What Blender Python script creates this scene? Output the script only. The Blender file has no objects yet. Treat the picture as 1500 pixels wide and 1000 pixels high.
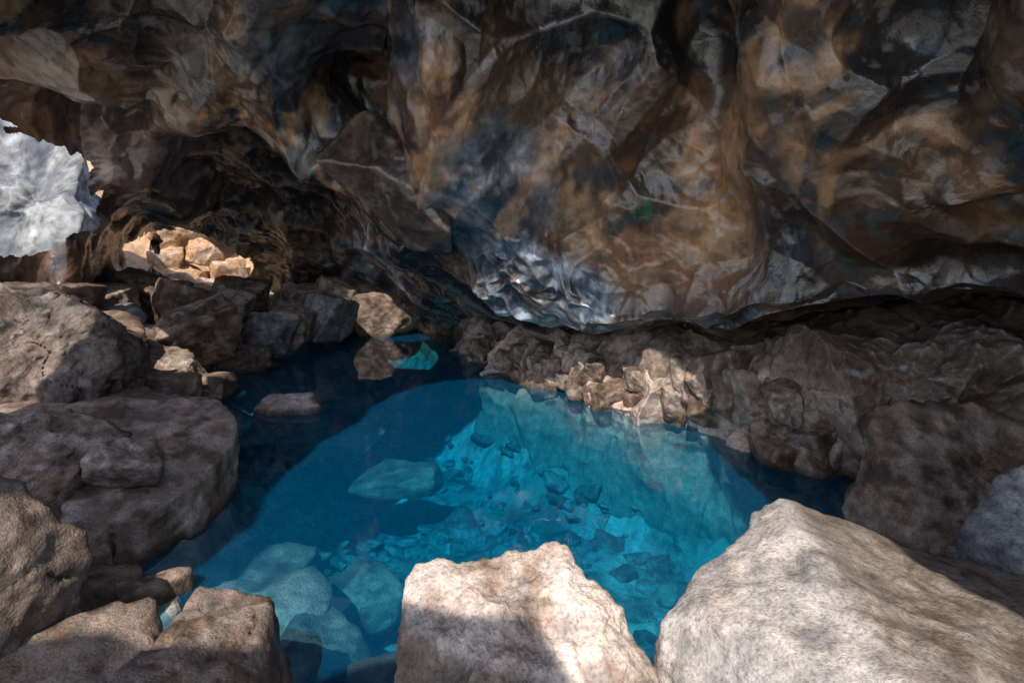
import bpy, bmesh, math, random
import numpy as np
from mathutils import Vector

# ------------------------------------------------------------------ noise
def h3(ix,iy,iz,seed):
    with np.errstate(over='ignore'):
        n=(ix*374761393+iy*668265263+iz*2147483647+seed*1274126177)&0xffffffff
        n=((n^(n>>13))*1274126177)&0xffffffff
        n=((n^(n>>16))*2246822519)&0xffffffff
        n=n^(n>>15)
    return (n&0xffffff)/float(0xffffff)
def vnoise(P,seed=0):
    F=np.floor(P); f=P-F; F=F.astype(np.int64)
    w=f*f*f*(f*(f*6-15)+10)
    out=0
    for dx in (0,1):
        wx=w[...,0] if dx else 1-w[...,0]
        for dy in (0,1):
            wy=w[...,1] if dy else 1-w[...,1]
            for dz in (0,1):
                wz=w[...,2] if dz else 1-w[...,2]
                out=out+wx*wy*wz*h3(F[...,0]+dx,F[...,1]+dy,F[...,2]+dz,seed)
    return out*2-1
def fbm(P,o=4,seed=0,gain=.5):
    a=1.;t=0.;s=0
    for i in range(o):
        s=s+a*vnoise(P*(2.03**i)+i*7.3,seed+i);t+=a;a*=gain
    return s/t
def ridged(P,o=4,seed=0):
    a=1.;t=0.;s=0
    for i in range(o):
        s=s+a*(1-2*np.abs(vnoise(P*(2.1**i)+i*3.1,seed+i)));t+=a;a*=.5
    return s/t
def facet(P,seed=0,tilt=.8,curv=.8,pen=.6):
    """continuous fractured surface: lower envelope of randomly tilted cells, sharp ridges between them"""
    F=np.floor(P).astype(np.int64);best=np.full(P.shape[:-1],9.)
    for dx in (-1,0,1):
        for dy in (-1,0,1):
            for dz in (-1,0,1):
                ix=F[...,0]+dx;iy=F[...,1]+dy;iz=F[...,2]+dz
                a=h3(ix,iy,iz,seed);b=(a*977.13)%1;c=(a*3571.7)%1
                ex=P[...,0]-ix-a;ey=P[...,1]-iy-b;ez=P[...,2]-iz-c
                ta=((a*77.7+b*3.1)%1)*2-1;tb=((b*91.1+c*5.3)%1)*2-1;tcc=((c*67.7+a*4.9)%1)*2-1
                d2=ex*ex+ey*ey+ez*ez
                v=.4*ta+tilt*(ta*ey+tb*ex+tcc*ez)+curv*d2
                if pen:v=v+pen*np.maximum(d2-.7,0)
                best=np.minimum(best,v)
    return best
def warp(P,s,a,seed):
    return P+a*np.stack([vnoise(P*s,seed),vnoise(P*s+9.1,seed+1),vnoise(P*s+4.7,seed+2)],-1)
def sst(x,a,b):
    t=np.clip((x-a)/(b-a),0,1);return t*t*(3-2*t)
def mixc(c,col,f):
    return c+(np.asarray(col,float)-c)*np.asarray(f)[...,None]

# ------------------------------------------------------------------ mesh helpers
def link(o): bpy.context.scene.collection.objects.link(o); return o
def mesh_from(name,V,F,mat,smooth=True,col=None):
    me=bpy.data.meshes.new(name)
    V=np.ascontiguousarray(V,dtype=np.float32).reshape(-1,3);F=np.ascontiguousarray(F,dtype=np.int32)
    k=F.shape[1]
    me.vertices.add(len(V));me.vertices.foreach_set("co",V.ravel())
    me.loops.add(F.size);me.loops.foreach_set("vertex_index",F.ravel())
    me.polygons.add(len(F));me.polygons.foreach_set("loop_start",np.arange(len(F),dtype=np.int32)*k)
    me.polygons.foreach_set("loop_total",np.full(len(F),k,dtype=np.int32))
    me.update(calc_edges=True)
    me.polygons.foreach_set("use_smooth",np.full(len(me.polygons),smooth))
    if col is not None:
        a=me.color_attributes.new('mineral_and_shade','FLOAT_COLOR','POINT')  # stone colour plus the shade painted into it
        cc=np.ones((len(V),4),dtype=np.float32);cc[:,:3]=np.clip(col.reshape(-1,3),.005,.9)
        a.data.foreach_set('color',cc.ravel())
    me.materials.append(mat)
    return link(bpy.data.objects.new(name,me))
def grid_faces(nu,nv,kill=None):
    i=np.arange(nu*nv).reshape(nu,nv)
    F=np.stack([i[:-1,:-1],i[1:,:-1],i[1:,1:],i[:-1,1:]],-1).reshape(-1,4)
    if kill is not None:
        k=kill.reshape(-1);F=F[~(k[F].all(1))]
    return F
def grid_normals(P,toward):
    a=np.gradient(P,axis=0);b=np.gradient(P,axis=1)
    n=np.cross(a,b);n/=np.linalg.norm(n,axis=-1,keepdims=True)+1e-9
    s=np.sign((n*(np.array(toward)-P)).sum(-1))
    if s.mean()<0:n=-n
    return n
def blur(n,it):
    n=n.copy()
    for _ in range(it):
        n[1:-1]=(n[:-2]+2*n[1:-1]+n[2:])/4
        n[:,1:-1]=(n[:,:-2]+2*n[:,1:-1]+n[:,2:])/4
    return n
def smoothn(n,it=6):
    n=blur(n,it);return n/(np.linalg.norm(n,axis=-1,keepdims=True)+1e-9)
def upsample(C,n,k=.6):
    m=C.shape[0];t=np.linspace(0,m-1,n);i=np.clip(np.floor(t).astype(int),0,m-2);f=(t-i)
    f=f.reshape((-1,)+(1,)*(C.ndim-1))
    p0=C[np.clip(i-1,0,m-1)];p1=C[i];p2=C[i+1];p3=C[np.clip(i+2,0,m-1)]
    cub=.5*((2*p1)+(-p0+p2)*f+(2*p0-5*p1+4*p2-p3)*f**2+(-p0+3*p1-3*p2+p3)*f**3)
    return k*cub+(1-k)*(p1*(1-f)+p2*f)

# rock colour sets: A, B, dark, pale, pale amount, dark amount
KIND={
'brown':((.21,.125,.082),(.35,.23,.16),(.045,.033,.026),(.49,.40,.34),.4,.75),
'dark':((.080,.060,.053),(.18,.118,.083),(.025,.02,.02),(.37,.29,.245),.35,.7),
'tan':((.31,.20,.14),(.47,.345,.265),(.065,.047,.038),(.58,.50,.44),.5,.65),
'grey':((.18,.172,.175),(.35,.325,.31),(.055,.05,.048),(.52,.49,.47),.5,.6),
'fg':((.29,.25,.23),(.43,.32,.24),(.08,.065,.055),(.66,.59,.54),.6,.75),
'fgc':((.36,.22,.145),(.54,.38,.285),(.075,.052,.038),(.80,.67,.59),.7,.7),
'pale':((.19,.20,.23),(.34,.35,.36),(.07,.07,.09),(.50,.49,.48),.5,.7),
'orange':((.68,.38,.19),(.80,.53,.34),(.28,.14,.08),(.87,.72,.57),.5,.4),
'sub':((.12,.13,.13),(.28,.28,.27),(.04,.04,.04),(.40,.39,.36),.4,.6),
}
def rockcol(P,kind,seed,edge=None,octs=5,sc=1.,dryz=True):
    A,B,dk,pl,pw,dw=KIND[kind]
    n1=fbm(P*1.6*sc+seed,3,seed+200);n2=fbm(P*6*sc+seed,octs,seed+210,.62)
    c=mixc(np.broadcast_to(np.array(A),P.shape).copy(),B,sst(n1,-.25,.25))
    c=mixc(c,dk,dw*sst(n2,.02,.3))
    c=mixc(c,pl,pw*sst(-n2+.5*n1,.08,.4))
    n3=ridged(P*9*sc+seed,3,seed+220)
    c=mixc(c,dk,.5*sst(n3,.4,.85))
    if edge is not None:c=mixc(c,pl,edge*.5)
    if dryz:
        z=P[...,2]+.05*n2
        c=mixc(c,np.array(A)*.25,.75*sst(-z,-.09,-.01)*sst(z,-.12,-.03))
    return c

ICO={}
def ico(sub):
    if sub not in ICO:
        bm=bmesh.new();bmesh.ops.create_icosphere(bm,subdivisions=sub,radius=1)
        V=np.array([v.co[:] for v in bm.verts]);F=np.array([[v.index for v in f.verts] for f in bm.faces]);bm.free()
        V/=np.linalg.norm(V,axis=1,keepdims=True);ICO[sub]=(V,F)
    return ICO[sub]
def rock_geo(pts,kind,sub=5,seed=0,amp=.03,chips=5,sharp=60,fa=1.,crack=1.):
    rng=np.random.RandomState(seed)
    pts=np.array(pts,float)
    bm=bmesh.new()
    for p in pts:bm.verts.new(p)
    bmesh.ops.convex_hull(bm,input=bm.verts)
    bm.normal_update()
    c=pts.mean(0)
    N=[];D=[]
    for f in bm.faces:
        n=np.array(f.normal[:])
        if np.linalg.norm(n)<.5 or f.calc_area()<1e-7:continue
        d=(np.array(f.verts[0].co[:])-c)@n
        if d<0:n=-n;d=-d
        if d<1e-3:continue
        N.append(n);D.append(d)
    bm.free()
    for _ in range(chips):
        n=rng.normal(size=3);n/=np.linalg.norm(n)
        sup=((pts-c)@n).max();N.append(n);D.append(sup*rng.uniform(.66,.90))
    N=np.array(N);D=np.array(D)
    half=(pts.max(0)-pts.min(0))/2
    V,F=ico(sub)
    d=V*(half+.15*half.max());d/=np.linalg.norm(d,axis=1,keepdims=True)
    q=np.clip(d@N.T/D,1e-6,None)
    qm=q.max(1,keepdims=True)
    ss=((q/qm)**sharp).sum(1)
    r=1/((ss**(1/sharp))*qm[:,0])
    qs=np.sort(q,axis=1);edge=sst(qs[:,-2]/qs[:,-1],.955,.995)
    P=c+d*r[:,None]
    size=float(half.mean());s=1/size
    f1=facet(warp(P,1.5*s,.12*size,seed)*s*1.25+seed*3.3,seed,1.0,.5)
    disp=fa*.14*size*f1
    f2=facet(P*s*3.0+seed,seed+5,1.,.5)
    if sub>=4:disp+=fa*.06*size*f2
    if sub>=5:
        f3=facet(warp(P,8*s,.04*size,seed)*s*7.+seed,seed+6,1.,.5);disp+=fa*.024*size*f3
    if sub>=7:disp+=fa*.010*size*facet(warp(P,16*s,.02*size,seed)*s*18.+seed,seed+9,1.,.5)
    disp+=amp*fbm(P*s*2.2+seed,6,seed+3,.6)
    if sub>=6:
        rd=ridged(P*s*7,5,seed+8);disp+=amp*.22*rd
        disp-=crack*amp*.9*np.exp(-(vnoise(warp(P,3*s,.3*size,seed)*s*1.3,seed+60)/.015)**2)*sst(vnoise(P*s*2,seed+61),-.1,.3)
    P=P+d*disp[:,None]
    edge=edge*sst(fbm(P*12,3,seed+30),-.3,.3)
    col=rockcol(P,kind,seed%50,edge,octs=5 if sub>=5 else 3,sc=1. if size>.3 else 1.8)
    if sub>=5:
        col=col*(1.12-.35*sst(-f3,-.15,.25))[:,None]  # hollows darkened in the colour, as painted shade
    return P,F,col
def rock(name,pts,kind,mat=None,tint=None,**k):
    P,F,c=rock_geo(pts,kind,**k)
    if tint:c=tint(P,c)
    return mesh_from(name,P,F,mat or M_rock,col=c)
def boxpts(c,s,rz=0,tilt=(0,0),seed=0,j=.22):
    rng=np.random.RandomState(seed+77);out=[]
    for x in(-1,1):
        for y in(-1,1):
            for z in(-1,1):
                p=np.array([x,y,z])*(1+rng.uniform(-j,j,3))
                out.append(p*np.array(s))
    out=np.array(out)
    ca,sa=math.cos(rz),math.sin(rz)
    tx,ty=tilt
    Rx=np.array([[1,0,0],[0,math.cos(tx),-math.sin(tx)],[0,math.sin(tx),math.cos(tx)]])
    Ry=np.array([[math.cos(ty),0,math.sin(ty)],[0,1,0],[-math.sin(ty),0,math.cos(ty)]])
    Rz=np.array([[ca,-sa,0],[sa,ca,0],[0,0,1]])
    return out@(Rz@Ry@Rx).T+np.array(c)
def pile(name,specs,kinds,sub=4,amp=.03,chips=9,mat=None,sharp=45):
    Vs=[];Fs=[];Cs=[];o=0
    for i,(c,s,rz,tl,sd) in enumerate(specs):
        P,F,cc=rock_geo(boxpts(c,s,rz,tl,sd,.38),kinds[sd%len(kinds)],sub=sub,seed=sd%997,amp=amp*max(s),chips=chips,sharp=sharp)
        Vs.append(P);Fs.append(F+o);Cs.append(cc);o+=len(P)
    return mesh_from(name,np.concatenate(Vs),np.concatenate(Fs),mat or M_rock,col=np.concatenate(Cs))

# ------------------------------------------------------------------ materials
def N(t,ty,**k):
    x=t.nodes.new(ty)
    for a,b in k.items():setattr(x,a,b)
    return x
def stone(name,r0,r1,spec,bump,ns=15,gs=85,am=(1.22,.68),gm=(1.05,.62,.45,.68),rot=(0,0,0),st=(1,1,1),nr=.72):
    m=bpy.data.materials.new(name);m.use_nodes=True;t=m.node_tree;t.nodes.clear();L=t.links.new
    out=N(t,'ShaderNodeOutputMaterial');tc=N(t,'ShaderNodeTexCoord')
    mp=N(t,'ShaderNodeMapping');mp.inputs['Rotation'].default_value=rot;mp.inputs['Scale'].default_value=st;L(tc.outputs['Object'],mp.inputs[0])
    at=N(t,'ShaderNodeAttribute');at.attribute_name='mineral_and_shade'
    a=N(t,'ShaderNodeTexNoise');a.inputs['Scale'].default_value=ns;a.inputs['Detail'].default_value=5;a.inputs['Roughness'].default_value=nr
    g=N(t,'ShaderNodeTexNoise');g.inputs['Scale'].default_value=gs;g.inputs['Detail'].default_value=2;g.inputs['Roughness'].default_value=.6
    L(mp.outputs[0],a.inputs['Vector']);L(tc.outputs['Object'],g.inputs['Vector'])
    ma=N(t,'ShaderNodeMapRange');ma.inputs[1].default_value=.33;ma.inputs[2].default_value=.67;ma.inputs[3].default_value=am[0];ma.inputs[4].default_value=am[1];L(a.outputs['Fac'],ma.inputs[0])
    mg=N(t,'ShaderNodeMapRange');mg.inputs[1].default_value=gm[2];mg.inputs[2].default_value=gm[3];mg.inputs[3].default_value=gm[0];mg.inputs[4].default_value=gm[1];L(g.outputs['Fac'],mg.inputs[0])
    mm=N(t,'ShaderNodeMath',operation='MULTIPLY');L(ma.outputs[0],mm.inputs[0]);L(mg.outputs[0],mm.inputs[1])
    sc_=N(t,'ShaderNodeVectorMath',operation='SCALE');L(at.outputs['Color'],sc_.inputs[0]);L(mm.outputs[0],sc_.inputs['Scale'])
    p=N(t,'ShaderNodeBsdfPrincipled');L(sc_.outputs[0],p.inputs['Base Color']);p.inputs['Specular IOR Level'].default_value=spec
    mr=N(t,'ShaderNodeMapRange');mr.inputs[1].default_value=.35;mr.inputs[2].default_value=.65;mr.inputs[3].default_value=r0;mr.inputs[4].default_value=r1;L(a.outputs['Fac'],mr.inputs[0]);L(mr.outputs[0],p.inputs['Roughness'])
    h=N(t,'ShaderNodeMath',operation='MULTIPLY_ADD');L(g.outputs['Fac'],h.inputs[0]);h.inputs[1].default_value=.25;L(a.outputs['Fac'],h.inputs[2])
    b=N(t,'ShaderNodeBump');b.inputs['Strength'].default_value=bump;b.inputs['Distance'].default_value=.025;L(h.outputs[0],b.inputs['Height']);L(b.outputs[0],p.inputs['Normal'])
    L(p.outputs[0],out.inputs[0]);return m
M_rock=stone('basalt',.5,.85,.4,.7)
M_ceil=stone('cave_lava',.14,.36,1.,.33,7,60,(1.2,.72),(1.05,.8,.45,.7),(.4,.5,0),(1,1,.5),.6)
M_cliff=stone('cliff_stone',.7,.9,.2,.3,4,30,(1.2,.6),(1.,.9,.4,.7))

# ------------------------------------------------------------------ cave shell
# vertical sections round the cave: t = x/y of the section, then (y,z) stations, or absolute (x,y,z)
E=[
(-1.15,[(-4.6,-1.4,3.7),(-4.3,1.,3.7),(3.4,3.2),(4,3.),(4.3,2.9),(4.5,2.6),(4.6,2.2),(4.7,1.6),(4.8,1.),(4.8,.4),(4.8,-.5)]),
(-1.,[(-3.9,-2.,4.1),(-3.6,1.2,4.),(3.6,3.43),(4.2,3.2),(5.,3.2),(5.3,3.1),(5.4,2.3),(5.5,1.48),(5.6,1.),(5.6,.3),(5.6,-.5)]),
(-.92,[(-3.3,-2.,4.2),(-3.,1.2,4.),(3.8,3.52),(4.4,3.3),(5.4,3.25),(5.7,3.05),(5.8,2.24),(5.9,1.46),(6,1.),(6,.3),(6,-.5)]),
(-.827,[(-2.9,-1.8,4.3),(-2.8,1.6,4.05),(4,3.62),(4.6,3.3),(6,3.38),(6.2,3.02),(6.2,2.5),(6.3,1.95),(6.5,1.44),(6.8,.5),(6.8,-.5)]),
(-.707,[(-2.7,.1,4.3),(-2.6,2.2,4.1),(4,3.62),(4.8,3.4),(6.3,3.46),(6.6,3.),(6.8,2.33),(8.5,2.27),(10,1.83),(10,.9),(10,-.5)]),
(-.6,[(-2.5,2.2,4.2),(-2.3,2.9,4.05),(4,3.62),(4.6,3.3),(5.5,2.9),(6.6,3.8),(8.5,2.6),(9.2,2.),(9.9,1.3),(10.2,.5),(10.4,-.5)]),
(-.467,[(-1.9,3.1,4.2),(-1.7,3.4,4.),(4,3.62),(4.6,3.3),(5.6,2.7),(6.9,3.9),(8.8,2.7),(9.9,2.),(10.7,1.3),(11,.5),(11,-.5)]),
(-.333,[(-1.3,3.3,4.2),(-1.2,3.6,4.0),(4.3,3.76),(5.6,3.6),(5.5,2.33),(7.1,3.5),(9,2.2),(10.2,1.4),(10.9,.8),(11.1,.2),(11.1,-.5)]),
(-.235,[(-.9,3.2,4.2),(-.85,3.6,4.05),(4.5,3.86),(5.8,3.5),(5.5,1.68),(7.5,1.75),(9,1.25),(10,.8),(10.8,.4),(10.9,0.),(10.9,-.5)]),
(-.19,[(-.65,3.0,4.2),(-.65,3.4,4.),(4.1,3.67),(4.35,2.95),(5.4,1.7),(6.8,1.5),(8.2,1.15),(9.2,.8),(10.2,.45),(10.4,0.),(10.4,-.5)]),
(-.12,[(-.4,3.0,4.2),(-.4,3.4,4.),(4.1,3.67),(4.3,2.85),(5.1,1.85),(5.6,1.5),(6.6,1.2),(8,.78),(9,.52),(9.5,.2),(9.5,-.5)]),
(-.04,[(-.15,2.9,4.2),(-.1,3.3,4.),(4.1,3.67),(4.5,2.85),(4.8,2.1),(5.1,1.55),(5.4,1.15),(5.8,.91),(6.8,.8),(8,.7),(8.5,.2)]),
(.053,[(.05,2.6,4.2),(.15,3.1,4.),(4.2,3.72),(4.6,2.9),(4.8,2.1),(4.9,1.6),(5.1,1.2),(5.4,.84),(6.2,.75),(7.2,.8),(8,.3)]),
(.147,[(.25,2.3,4.3),(.4,2.8,4.),(4.2,3.72),(4.6,2.95),(4.8,2.2),(4.9,1.55),(4.95,1.1),(5.,.66),(5.5,.70),(6.3,.9),(7,.5)]),
(.28,[(.5,1.9,4.3),(.8,2.5,3.95),(4.1,3.67),(4.4,3.05),(4.6,2.35),(4.7,1.6),(4.75,1.2),(4.7,.98),(5.2,.9),(6,1.),(6.5,.6)]),
(.40,[(.7,0.6,4.2),(1.1,2.,3.9),(4.1,3.67),(4.4,3.05),(4.5,2.4),(4.35,1.7),(4.2,1.3),(4.1,.96),(4.7,.9),(5.6,1.),(6,.6)]),
(.48,[(.6,-1.4,4.2),(1.3,1.5,3.9),(3.1,3.19),(3.35,2.8),(3.8,2.3),(4.,1.75),(4.,1.35),(3.95,1.1),(4.5,1.05),(5.5,1.1),(6,.6)]),
(.6,[(.7,-2.2,4.1),(1.5,1.2,3.8),(2.9,3.1),(3.1,2.7),(3.3,2.3),(3.7,1.8),(3.8,1.45),(3.8,1.17),(4.4,1.15),(5.4,1.2),(6,.7)]),
(.8,[(1.1,-2.4,4.),(1.8,.6,3.7),(2.8,3.04),(2.95,2.65),(3.05,2.2),(3.1,1.85),(3.5,1.6),(3.5,1.35),(4,1.35),(5,1.3),(5.6,.8)]),
(1.,[(1.7,-2.4,3.9),(2.,0,3.6),(2.4,2.85),(2.5,2.5),(2.6,2.2),(2.7,1.9),(3.1,1.6),(3.1,1.36),(3.5,1.35),(4.4,1.3),(5,.8)]),
(1.27,[(2.3,-2.4,3.8),(2.3,-.6,3.5),(2.,2.66),(2.1,2.4),(2.15,2.16),(2.2,1.88),(2.3,1.58),(2.3,1.3),(2.9,1.3),(3.6,1.2),(4,.8)]),
(1.8,[(2.7,-2.4,3.7),(2.6,-1.2,3.3),(1.5,2.4),(1.5,2.2),(1.5,2.),(1.55,1.8),(1.6,1.6),(1.6,1.2),(1.9,1.2),(2.3,1.),(2.6,.6)]),
(0,[(3.4,-1.,3.6),(3.5,-1.,3.3),(3.5,-1.,3.),(3.6,-1.,2.7),(3.6,-1.,2.4),(3.7,-1.,2.),(3.7,-1.,1.7),(3.7,-1.,1.3),(3.7,-1.,.9),(3.7,-1.,.4),(3.7,-1.,-.3)]),
]
C=np.array([[p if len(p)==3 else (t*p[0],p[0],p[1]) for p in pr] for t,pr in E],float)
NU,NV=1250,560
P=upsample(C,NU,.7)
P=np.swapaxes(upsample(np.swapaxes(P,0,1),NV,.6),0,1)
P=blur(P,6)
n=smoothn(grid_normals(P,(0,3,1.5)),70)
Rt=np.array([[.85,-.1,.5],[.2,.95,-.1],[-.5,.2,.84]])
def lava_disp(P):
    Q=warp(P,.7,.3,5)
    d=-.28*facet((Q@Rt)*np.array([.8,.8,.42]),3,1.,.6,1.2)
    d+=.21*facet((Q@Rt.T)*np.array([1.1,1.1,.6])+5,21,1.,.55,1.)
    d+=.065*facet(warp(P,1.4,.12,8)@Rt*np.array([2.4,2.4,1.2]),9,1.1,.5,1.2)
    d+=-.028*facet(warp(P,2,.12,17)@Rt.T*np.array([3.6,3.6,1.8])+3,39,1.,.6,1.2)
    d+=.012*facet(warp(P,3,.08,15)*np.array([6,6,4.5]),19,1.,.5,1.2)
    d+=.005*facet(warp(P,6,.04,16)*np.array([13,13,10]),29,1.,.55,1.)
    d+=.08*fbm(P*.9,4,41)+.010*fbm(P*6,4,42,.55)
    return d
d=lava_disp(P)
lip=np.exp(-(((P-np.array([.05,5.0,1.2]))/np.array([1.0,.9,.45]))**2).sum(-1))
rl=ridged(warp(P,3,.25,71)*np.array([3.6,3.6,2.6]),2,73)
d+=lip*.10*rl
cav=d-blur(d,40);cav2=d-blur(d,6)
P0=P.copy();P=P+n*d[...,None]
def ell(P,c,r,nz=.35,sd=1):
    return (((P-np.array(c))/np.array(r))**2).sum(-1)+nz*fbm(P*2.2,4,sd)<1
kill=ell(P,(-5.95,5.7,2.38),(.85,1.5,.88),.4,91)|ell(P,(-6.15,10.,1.42),(.92,2.2,.64),.4,92)|ell(P,(-2.75,7.0,3.9),(1.1,.9,.62),.2,93)
def lava_col(P,cav,cav2):
    fl=warp(P,1.,.3,300)@Rt*np.array([1.,1.,.55])
    n1=fbm(fl*1.1,4,301);n3=fbm(fl*3.2,5,305,.6);n9=fbm(P*7.5,4,310,.62)
    def bl(c,r):
        dd=np.sqrt((((P-np.array(c))/np.array(r))**2).sum(-1))+.5*n1+.2*n3
        return sst(dd,1.15,.7)
    c=mixc(np.broadcast_to(np.array((.036,.031,.034)),P.shape).copy(),(.16,.090,.052),sst(n1+.4*n3,-.1,.3))
    brown=mixc(np.broadcast_to(np.array((.31,.135,.058)),P.shape).copy(),(.68,.36,.17),sst(n3,-.25,.2))
    grey=mixc(np.broadcast_to(np.array((.11,.14,.20)),P.shape).copy(),(.55,.61,.72),sst(n3,-.25,.25))
    c=mixc(c,brown,.95*bl((1.15,4.4,2.1),(1.,1.6,1.05)))
    c=mixc(c,brown*.55,.6*bl((2.9,3.2,1.9),(.9,1.,.7)))
    c=mixc(c,brown*.8,.8*bl((-.6,4.4,2.85),(.3,1.,.6)))
    c=mixc(c,grey*.5,.65*bl((-.1,4.7,2.2),(.7,1.,.75)))
    c=mixc(c,grey,.9*bl((.05,5.,1.2),(1.05,1.,.5)))
    c=mixc(c,grey*.8,.75*bl((-2.6,9.8,1.3),(1.8,1.6,.7)))
    c=mixc(c,(.27,.165,.145),.8*bl((-5.2,6.4,2.7),(1.4,1.6,1.)))
    c=mixc(c,(.50,.31,.20),.8*bl((-4.,5.2,3.2),(.9,.8,.25)))
    c=mixc(c,grey*.45,.6*bl((-1.6,4.4,3.4),(1.,.8,.5)))
    c=mixc(c,(.64,.34,.16),.5*sst(fbm(fl*2+9,4,320,.6),.20,.38))
    c=mixc(c,(.018,.016,.018),.8*sst(fbm(fl*1.6+3,4,325,.6),.08,.28))
    c=mixc(c,(.03,.027,.027),.4*sst(n9,.14,.36))
    c=mixc(c,(.58,.53,.52),.3*sst(-n9,.14,.4)*sst(n3,-.2,.2))
    c=mixc(c,(.015,.013,.013),.9*sst(-cav,.025,.11))  # crevice shade painted into the lava colour
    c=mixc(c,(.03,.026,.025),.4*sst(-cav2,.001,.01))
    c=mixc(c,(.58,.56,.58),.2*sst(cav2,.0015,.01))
    c=c*(1-.38*sst(P[...,2],2.95,3.6)-.30*sst(P[...,0],1.9,2.7))[...,None]  # shade near the roof and far right painted into the colour
    g=np.maximum(bl((1.25,4.2,2.05),(.26,1,.2)),bl((.9,4.4,2.),(.17,1,.18)))*sst(n9,-.02,.15)
    return mixc(c,(.05,.2,.09),.55*g)
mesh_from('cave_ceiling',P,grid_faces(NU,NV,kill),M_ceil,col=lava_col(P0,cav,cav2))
# added narrow arch behind the skylight, out of view, to shade foreground rocks
ax=np.linspace(-3.2,.9,120);ay=np.linspace(0,1,36)
A,Bv=np.meshgrid(ax,ay,indexing='ij')
front=-1.30-1.05*sst(A,-.85,-.5)+.08*vnoise(np.stack([A*2,A*0,A*0],-1),5)
AP=np.stack([A,front-.75*Bv,4.15+.1*np.sin(Bv*3)],-1)
AP[...,2]+=.15*fbm(AP*1.3,3,7)
mesh_from('shade_arch',AP,grid_faces(120,36),M_ceil,col=np.broadcast_to(np.array((.15,.1,.08)),AP.shape))
rock('hanging_rock',[(-2.1,5.3,2.6),(-1.05,5.0,2.6),(-.85,4.95,2.2),(-.6,5.05,1.8),(-.6,5.2,1.62),(-1.05,5.3,1.62),(-1.6,5.4,2.05),(-1.3,4.85,2.45),(-2,5.8,3.1),(-.7,5.6,3.0),(-.7,6,1.8),(-1.5,5.2,3.1)],'dark',mat=M_ceil,sub=6,seed=51,amp=.02,chips=0,sharp=80,fa=.6,crack=0)

# ------------------------------------------------------------------ ledge along the right shore
path=np.array([(-2.6,10.9),(-1.5,10.),(-.75,7.8),(.0,6.5),(.4,6.07),(1.05,5.25),(1.6,4.8),(1.95,4.2),(2.3,3.8),(2.8,3.5),(3.5,3.2),(4.5,2.8),(5.5,1.8)],float)
H=np.array([.42,.42,.46,.52,.56,.62,.68,.74,.8,.9,1.0,1.0,1.0])
pp=upsample(np.c_[path,H],1000,.9)
tan=np.gradient(pp[:,:2],axis=0);tan/=np.linalg.norm(tan,axis=1,keepdims=True)
for _ in range(400):tan[1:-1]=(tan[:-2]+tan[1:-1]*2+tan[2:])/4
no=np.c_[-tan[:,1],tan[:,0]]
prof=np.array([(-.45,-2.2,0),(-.3,-.9,0),(-.12,-.25,0),(0,0,0),(.03,.0,.3),(.07,.0,.6),(.12,-.02,.9),(.28,0,1),(.7,.1,1),(1.3,.28,1),(2.0,.5,1),(2.8,.8,1)])
pf=upsample(prof,300,.5)
P=np.zeros((1000,300,3))
P[...,0]=pp[:,None,0]+no[:,None,0]*pf[None,:,0]
P[...,1]=pp[:,None,1]+no[:,None,1]*pf[None,:,0]
P[...,2]=pf[None,:,1]+pf[None,:,2]*pp[:,None,2]
n=smoothn(grid_normals(P,(0,4,2)),40)
W=warp(P,2,.12,101)
d=.34*facet(W*np.array([1.8,1.8,1.3]),103,1.,.55,.9)-.13*facet(W*np.array([3.2,3.2,2.4]),113,1.,.6,.9)
d+=.07*facet(warp(P,5,.05,105)*np.array([6,6,5]),107,1.,.5)
d+=.024*facet(warp(P,9,.03,106)*14,108,1.,.5)
d+=.07*fbm(P*2.5,5,109,.55)+.008*ridged(P*11,4,111)
d*=(1-.5*sst(pf[:,0],.2,.7))[None,:]*(1-.5*sst(pf[:,1],-.1,-.4))[None,:]
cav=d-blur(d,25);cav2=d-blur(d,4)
P=P+n*d[...,None]
c=rockcol(P,'tan',7,None,5)
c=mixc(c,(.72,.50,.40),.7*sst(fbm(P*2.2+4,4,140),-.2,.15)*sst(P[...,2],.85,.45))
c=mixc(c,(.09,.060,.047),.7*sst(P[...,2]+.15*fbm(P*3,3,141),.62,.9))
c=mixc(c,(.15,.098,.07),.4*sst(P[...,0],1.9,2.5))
c=mixc(c,(.025,.02,.018),.85*sst(-cav,.012,.07))  # shade in the ledge's recesses painted dark
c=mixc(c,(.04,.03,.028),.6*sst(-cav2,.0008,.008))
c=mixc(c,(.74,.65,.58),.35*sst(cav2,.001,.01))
zz=P[...,2]+.05*fbm(P*7,3,142)
c=mixc(c,(.58,.58,.60),.65*sst(zz,-.01,.015)*sst(zz,.08,.035)*sst(fbm(P*3,3,143),-.2,.12))
c=mixc(c,np.array((.22,.23,.22)),.7*sst(P[...,2],-.05,-.2))
c=mixc(c,(.6,.6,.62),.5*sst(np.abs(P[...,2]-.78-.05*fbm(P*5,3,144)),.025,.008)*sst(P[...,0],2.2,2.6)*sst(P[...,0],3.1,2.9)*sst(fbm(P*6,3,145),-.1,.2))
mesh_from('shore_ledge',P,grid_faces(1000,300),M_rock,col=c)

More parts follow.
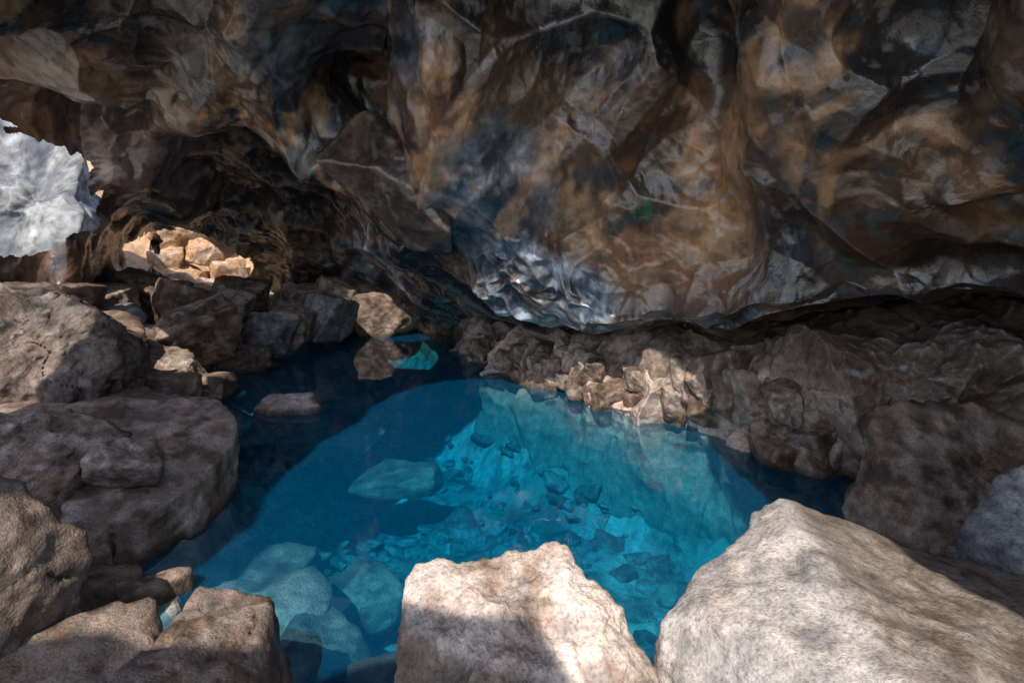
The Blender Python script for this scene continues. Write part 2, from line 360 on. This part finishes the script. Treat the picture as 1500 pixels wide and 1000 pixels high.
# ------------------------------------------------------------------ ground + lake bed (one sheet)
xs=np.r_[-70,-50,-35,-25,-18,-13,np.linspace(-10,6,560),8,12,18,30,50,70]
ys=np.r_[-70,-50,-30,-20,-12,-8,np.linspace(-5,15,680),18,24,34,50,70]
X,Y=np.meshgrid(xs,ys,indexing='ij')
yl=np.array([-5,1.3,2.0,2.7,3.4,4.,5.,5.9,6.7,8.5,9.5,10.7]);xl=np.array([-.6,-.7,-1.3,-1.75,-1.85,-2.2,-2.9,-3.3,-3.8,-4.0,-3.6,-1.5])
yr=np.array([-5,1.3,2,3.2,3.86,4.8,5.2,6.07,7.1,9.8,10.3]);xr=np.array([.6,.6,1.3,2.2,2.4,1.9,1.3,.7,-.1,-1.3,-1.4])
L=np.interp(Y,yl,xl);R=np.interp(Y,yr,xr)
dd=np.minimum(np.minimum(X-L,R-X+.3),np.minimum((Y-1.3)*.8,(10.6-Y)))
inside=-np.minimum(1.1,.12+np.clip(dd,0,None)*.75)
inside=np.maximum(inside,-.42-.20*np.clip(Y-1.6,0,9))
out=np.minimum(np.clip(-dd,0,None)*.22,.9)
Z=np.where(dd>0,inside,out)
Z+=np.clip((-X-6.8)*.6,0,2.2)*np.clip((Y-3)/3,0,1)+np.clip((Y-11.2)*.7,0,3.0)
G=np.stack([X,Y,Z],-1)
m=(np.abs(X)<12)&(Y>-6)&(Y<16)
G0=G*np.array([1,1,0])
rub=.10*facet(warp(G0,2,.2,121)*2.2,123,1.,.5)+.035*facet(warp(G0,5,.08,122)*5.5,125,1.,.5)
G[...,2]+=np.where(m,rub+.08*fbm(G*1.5,5,127)+.015*fbm(G*9,3,129),.25*fbm(G*.4,3,131))
gc=mixc(np.broadcast_to(np.array((.32,.32,.29)),G.shape).copy(),(.60,.58,.52),sst(fbm(G0*1.3,5,133,.6),-.2,.25))
gc=mixc(gc,(.08,.08,.08),.65*sst(fbm(G0*4.5,5,135,.65),.04,.28))
gc=mixc(gc,(.05,.05,.05),.5*sst(ridged(warp(G0,3,.1,136)*5,3,137),.45,.85))
gc=mixc(gc,(.68,.42,.24),.8*sst(Y,9.3,9.9)*sst(X,-4.6,-5.4))
mesh_from('ground',G,grid_faces(len(xs),len(ys)),M_rock,col=gc)

# ------------------------------------------------------------------ water
wm=bpy.data.materials.new('hot_spring_water');wm.use_nodes=True;t=wm.node_tree;t.nodes.clear();L_=t.links.new
wo=N(t,'ShaderNodeOutputMaterial');tc=N(t,'ShaderNodeTexCoord')
tr=N(t,'ShaderNodeBsdfTransparent');tr.inputs[0].default_value=(.78,.97,1,1)
df=N(t,'ShaderNodeBsdfDiffuse');df.inputs[0].default_value=(.0,.25,.60,1)
m1=N(t,'ShaderNodeMixShader');m1.inputs[0].default_value=.13;L_(tr.outputs[0],m1.inputs[1]);L_(df.outputs[0],m1.inputs[2])
gl=N(t,'ShaderNodeBsdfGlossy');gl.inputs['Roughness'].default_value=.015
fr=N(t,'ShaderNodeFresnel');fr.inputs[0].default_value=1.42
nz=N(t,'ShaderNodeTexNoise');nz.inputs['Scale'].default_value=3.;nz.inputs['Detail'].default_value=2;L_(tc.outputs['Object'],nz.inputs['Vector'])
b=N(t,'ShaderNodeBump');b.inputs['Strength'].default_value=.06;b.inputs['Distance'].default_value=.02
L_(nz.outputs['Fac'],b.inputs['Height']);L_(b.outputs[0],gl.inputs['Normal']);L_(b.outputs[0],fr.inputs['Normal'])
m2=N(t,'ShaderNodeMixShader');L_(fr.outputs[0],m2.inputs[0]);L_(m1.outputs[0],m2.inputs[1]);L_(gl.outputs[0],m2.inputs[2]);L_(m2.outputs[0],wo.inputs[0])
va=N(t,'ShaderNodeVolumeAbsorption');va.inputs['Color'].default_value=(0,.845,.975,1);va.inputs['Density'].default_value=1.2
L_(va.outputs[0],wo.inputs['Volume'])
x0,x1,y0,y1,zb=-6,4.5,.9,11.2,-4
V=[(x0,y0,zb),(x1,y0,zb),(x1,y1,zb),(x0,y1,zb),(x0,y0,0),(x1,y0,0),(x1,y1,0),(x0,y1,0)]
F=[(3,2,1,0),(4,5,6,7),(0,1,5,4),(1,2,6,5),(2,3,7,6),(3,0,4,7)]
mesh_from('water',V,F,wm,False)

# ------------------------------------------------------------------ hero rocks
def tint_lit_top(P,c):  # paints a lit top and a shaded lower front
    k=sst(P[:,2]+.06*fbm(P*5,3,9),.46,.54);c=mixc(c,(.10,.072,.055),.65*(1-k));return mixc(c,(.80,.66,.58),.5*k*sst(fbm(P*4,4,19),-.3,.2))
rock('boulder',[(-.40,1.80,.56),(-.34,1.86,.59),(-.17,1.86,.60),(-.05,1.88,.56),(.17,1.84,.70),(.28,1.74,.65),(.38,1.6,.55),(.42,1.46,.48),(-.22,1.52,.54),(-.38,1.62,.52),(0,1.56,.60),(.26,1.56,.63),(-.25,1.3,.2),(.48,1.2,.25),(.1,1.32,.40),(-.5,1.9,-.5),(.4,1.95,-.5),(.55,.95,-.5),(-.4,.9,-.5)],'fgc',tint=tint_lit_top,sub=7,seed=3,amp=.045,chips=0,sharp=90,fa=1.,crack=0)
def tint_lit_side(P,c):  # paints the left face as lit, the rest as shaded
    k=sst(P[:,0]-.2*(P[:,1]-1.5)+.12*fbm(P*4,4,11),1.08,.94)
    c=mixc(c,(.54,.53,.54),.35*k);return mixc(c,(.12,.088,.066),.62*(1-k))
rock('rock_slab',[(1.06,2.1,.70),(1.26,2.12,.60),(1.6,1.8,.52),(2.2,1.9,.42),(.47,1.64,.46),(.44,1.45,.40),(.96,1.5,.68),(1.0,1.0,.64),(.48,1.1,.35),(2.3,1.0,.4),(.35,1.7,-.4),(.9,2.35,-.4),(2.4,2.2,-.4),(2.4,.7,-.4),(.4,.8,-.4)],'fg',tint=tint_lit_side,sub=7,seed=8,amp=.04,chips=0,sharp=110,fa=.7)
rock('boulder',[(-.93,2.0,.37),(-1.23,2.02,.37),(-1.22,1.8,.41),(-1.15,1.4,.47),(-.84,1.85,.33),(-.72,1.45,.36),(-.95,1.2,.45),(-.8,2.1,-.4),(-1.45,2.1,-.4),(-1.4,1.1,-.4),(-.65,1.2,-.4)],'brown',sub=6,seed=12,amp=.025,chips=0,sharp=90,fa=.7)
rock('rock_slab',[(-2.19,4.0,.47),(-3.5,4.6,.5),(-1.89,3.5,.36),(-1.86,3.1,.30),(-1.96,2.72,.25),(-2.2,2.6,.29),(-2.7,2.9,.40),(-3.7,3.6,.55),(-1.95,3.9,-.6),(-1.75,3.1,-.6),(-1.85,2.5,-.6),(-3.8,2.8,-.6),(-3.7,4.8,-.6)],'tan',sub=7,seed=15,amp=.04,chips=0,sharp=90,fa=.65)
rock('boulder',[(-2.1,2.1,.86),(-1.93,2.1,.73),(-1.7,2.1,.42),(-1.75,1.75,.42),(-2.0,1.5,.7),(-2.6,2.3,.8),(-2.6,1.4,.8),(-1.6,2.2,-.4),(-1.6,1.6,-.4),(-2.8,1.3,-.4),(-2.8,2.5,-.4)],'dark',sub=6,seed=18,amp=.04,chips=2)
rock('boulder',[(-3.2,3.0,.78),(-2.75,3.1,.76),(-2.3,3.05,.60),(-2.35,2.8,.48),(-3.0,2.6,.6),(-3.3,3.4,.5),(-2.4,3.3,.4),(-2.4,2.6,.2),(-3.3,2.5,.1)],'tan',sub=6,seed=21,amp=.04,chips=2)
rock('boulder',boxpts((-2.25,2.95,.46),(.2,.14,.11),.5,(.3,.2),31,.35),'tan',sub=5,seed=22,amp=.015,chips=8)
rock('boulder',[(-4.2,4.0,1.42),(-3.7,4.2,1.38),(-3.35,4.2,1.1),(-3.1,4.1,.75),(-3.2,3.8,.55),(-4.2,3.5,1.0),(-4.8,4.0,1.3),(-4.4,4.9,1.35),(-3.3,4.8,.8),(-3.0,4.3,.2),(-4.8,3.5,.1),(-4.6,5,.2)],'dark',sub=7,seed=25,amp=.08,chips=2,sharp=40)
rock('boulder',[(1.95,3.0,.55),(2.2,3.2,.80),(2.7,3.2,.84),(3.1,3.0,.75),(3.2,2.7,.4),(2.9,2.6,.25),(2.3,2.7,.25),(1.98,2.8,.1),(2.0,3.2,-.3),(2.2,2.6,-.3),(3.2,2.6,-.3),(3.3,3.3,.3)],'brown',sub=6,seed=28,amp=.06,chips=3,sharp=14,fa=.8)
rock('boulder',[(2.0,2.3,.46),(2.3,2.4,.66),(2.8,2.35,.78),(2.9,2.0,.6),(2.1,2.0,.35),(2.0,2.4,0),(3,2.5,0),(3,1.9,0),(2.0,1.9,0)],'grey',sub=6,seed=31,amp=.03,chips=2,fa=.8)
rock('stepping_stone',[(-2.68,5.25,.05),(-2.55,5.4,.17),(-2.1,5.4,.17),(-1.98,5.25,.08),(-2.3,5.15,.06),(-2.1,5.15,.06),(-2.7,5.1,-.3),(-1.9,5.1,-.3),(-2.8,5.7,-.5),(-1.9,5.7,-.5)],'fg',sub=5,seed=34,amp=.015,chips=0,sharp=60,fa=.5)

B=[
((-5.4,6.6,1.0),(.42,.33,.16),.2,(.1,.1),201,'tan',5),
((-4.9,6.2,.72),(.33,.33,.18),.7,(.0,-.1),202,'grey',5),
((-4.5,5.9,.5),(.4,.33,.23),.3,(.1,.1),203,'tan',5),
((-3.75,5.5,.3),(.48,.34,.27),-.2,(.15,.1),204,'tan',6),
((-3.95,6.5,.6),(.48,.4,.34),.4,(.25,-.15),205,'brown',6),
((-4.6,7.2,.85),(.4,.34,.32),.9,(.2,.2),206,'brown',5),
((-5.35,7.6,.9),(.46,.38,.37),.3,(.5,.3),207,'brown',6),
((-4.2,7.6,.8),(.32,.28,.27),.1,(.3,.4),208,'tan',5),
((-3.7,7.6,.45),(.34,.28,.3),.8,(.1,.3),209,'grey',5),
((-3.45,8.0,.5),(.34,.33,.38),.3,(.2,.1),210,'tan',5),
((-3.15,8.7,.5),(.37,.33,.38),1.1,(.3,.2),211,'grey',5),
((-3.65,7.0,.15),(.28,.23,.18),.5,(.1,.1),212,'tan',5),
((-2.6,9.9,.45),(.75,.45,.46),.1,(.1,.2),213,'brown',6),
((-3.9,9.4,.7),(.45,.4,.34),.6,(.2,.1),214,'tan',5),
((-3.4,9.8,.8),(.45,.33,.28),.2,(.2,.3),215,'tan',5),
((-4.6,8.6,.8),(.45,.4,.34),.6,(.3,.1),216,'brown',5),
((-1.9,10.6,.25),(.45,.33,.32),.4,(.1,.1),217,'brown',5),
((-3.4,4.9,.3),(.4,.34,.25),.1,(.1,.1),218,'tan',5),
((-4.3,5.2,.6),(.45,.34,.32),.5,(.2,.2),219,'brown',5),
((-5.2,5.6,.9),(.45,.45,.34),.5,(.2,.2),220,'brown',5),
((-1.6,1.6,.0),(.3,.33,.22),.5,(.2,.2),221,'brown',5),
]
for c,s_,rz,tl,sd,mt,sb in B:
    rock('boulder',boxpts(c,s_,rz,tl,sd,.35),mt,sub=sb,seed=sd,amp=.05*max(s_),chips=8,sharp=55)
def scatter(nn,xr_,yr_,zf,smin,smax,seed,cond=None,flat=.8):
    r=random.Random(seed);o=[]
    k=0
    while len(o)<nn and k<nn*30:
        k+=1
        x=r.uniform(*xr_);y=r.uniform(*yr_)
        if cond and not cond(x,y):continue
        s=smin*(smax/smin)**(r.random()**1.6)
        o.append(((x,y,zf(x,y)+s*.15),(s*r.uniform(.8,1.6),s*r.uniform(.6,1.1),s*r.uniform(.3,flat)),r.uniform(0,3.1),(r.uniform(-.4,.4),r.uniform(-.4,.4)),seed*1000+k))
    return o
def gz(x,y):
    i=min(max(int(np.searchsorted(xs,x)),0),len(xs)-1);j=min(max(int(np.searchsorted(ys,y)),0),len(ys)-1)
    return float(G[i,j,2])
def left_shore(x,y): return x<np.interp(y,yl,xl)-.1
pile('shore_rubble',scatter(220,(-6.0,-1.3),(2.,9.4),gz,.07,.26,7,left_shore)+scatter(40,(-4.5,-1.2),(10.3,11.),gz,.1,.26,8,lambda x,y:True),['tan','brown','brown','grey'],sub=4)
r=random.Random(77);led=[]
for k in range(42):
    i=r.randint(180,800);s=r.uniform(.09,.25)
    off=r.uniform(.05,.22);z=r.uniform(.02,.4)*pp[i,2]/.6
    led.append(((pp[i,0]+no[i,0]*off,pp[i,1]+no[i,1]*off,z),(s*1.1,s*.8,s*r.uniform(.7,1.2)),r.uniform(0,3),(r.uniform(-.3,.3),r.uniform(-.3,.3)),7000+k))
pile('ledge_boulders',led,['tan','tan','brown','brown'],sub=5,amp=.06,sharp=30)
def inlake(x,y): return np.interp(y,yl,xl)+.1<x<np.interp(y,yr,xr)
sub=scatter(600,(-3,2.4),(1.9,8.),gz,.03,.16,9,inlake,.5)
sub+=[((-1.35,2.75,-.28),(.3,.22,.13),.4,(.1,.1),901),((-.95,2.5,-.36),(.22,.22,.13),1.,(.1,.2),902),((-1.5,3.1,-.36),(.27,.22,.13),.1,(.2,.1),903),((-1.0,3.2,-.52),(.24,.18,.11),.6,(.1,.1),904),
      ((-1.15,4.9,-.52),(.45,.24,.1),-.1,(.05,.05),905),((-1.9,5.4,-.34),(.48,.3,.1),.1,(.05,.05),906),((-2.6,6.6,-.28),(.6,.3,.1),.3,(.0,.05),907),((-1.6,7.6,-.3),(.7,.3,.1),.2,(.0,.05),908),
      ((-.5,2.0,-.2),(.16,.2,.2),.3,(.1,.1),909)]
pile('submerged_rocks',sub,['sub'],sub=4,chips=7)
rock('sunlit_cliff',[(-9,6.9,.3),(-5.9,7.2,.2),(-9,8.2,4.1),(-6.6,8.3,3.9),(-9.5,9,3.9),(-6.8,8.9,2.5),(-6.4,8.4,.5),(-9,7.3,1.8),(-6.1,7.5,1.9),(-6.4,7.9,2.9)],'pale',mat=M_cliff,sub=6,seed=41,amp=.10,chips=2,fa=1.7,crack=0)
op=[((-7.0,10.8,1.0),(.45,.3,.25),.3,(.2,.1),301),((-6.6,11.1,1.5),(.35,.3,.25),1,(.2,.4),302),((-7.3,11.4,1.9),(.5,.3,.3),.5,(.3,.1),303),((-6.9,11.9,2.3),(.6,.4,.35),.2,(.1,.3),304),((-6.2,11.3,1.1),(.35,.3,.3),.9,(.3,.1),305),((-7.8,11.9,2.2),(.6,.4,.4),.9,(.3,.1),306),((-7.4,12.8,3.0),(.9,.5,.5),.9,(.3,.1),307),((-5.9,12,1.9),(.6,.4,.4),.2,(.3,.1),308),((-6.2,10.5,.8),(.3,.25,.2),.2,(.3,.1),309),((-6.7,10.4,.75),(.28,.22,.2),.7,(.2,.2),310),((-7.4,10.9,1.35),(.35,.3,.3),.2,(.2,.2),311)]
pile('outside_rubble',op,['orange'],sub=5,chips=6)

# ------------------------------------------------------------------ light
sc=bpy.context.scene
wd=bpy.data.worlds.new("World");sc.world=wd;wd.use_nodes=True
nt=wd.node_tree;bg=nt.nodes['Background'];sk=nt.nodes.new('ShaderNodeTexSky');sk.sky_type='NISHITA';sk.sun_disc=False
el=math.radians(50);hx,hy=.3,.954
sk.sun_elevation=el;sk.sun_rotation=math.atan2(-hx,-hy)%(2*math.pi)
nt.links.new(sk.outputs[0],bg.inputs[0]);bg.inputs[1].default_value=.2
sl=bpy.data.lights.new('sun','SUN');sl.energy=5;sl.angle=math.radians(.5);sl.color=(1,.93,.83)
so=link(bpy.data.objects.new('sun',sl))
so.rotation_euler=Vector((hx*math.cos(el),hy*math.cos(el),-math.sin(el))).to_track_quat('-Z','Y').to_euler()
cam=bpy.data.cameras.new('camera');co=link(bpy.data.objects.new('camera',cam))
co.location=(0,0,1.7);co.rotation_euler=(math.radians(90),0,0)
cam.lens=18;cam.sensor_width=36;cam.shift_y=-.0933;cam.clip_start=.05;cam.clip_end=300
sc.camera=co
sc.view_settings.view_transform='Standard';sc.view_settings.look='None';sc.view_settings.exposure=0
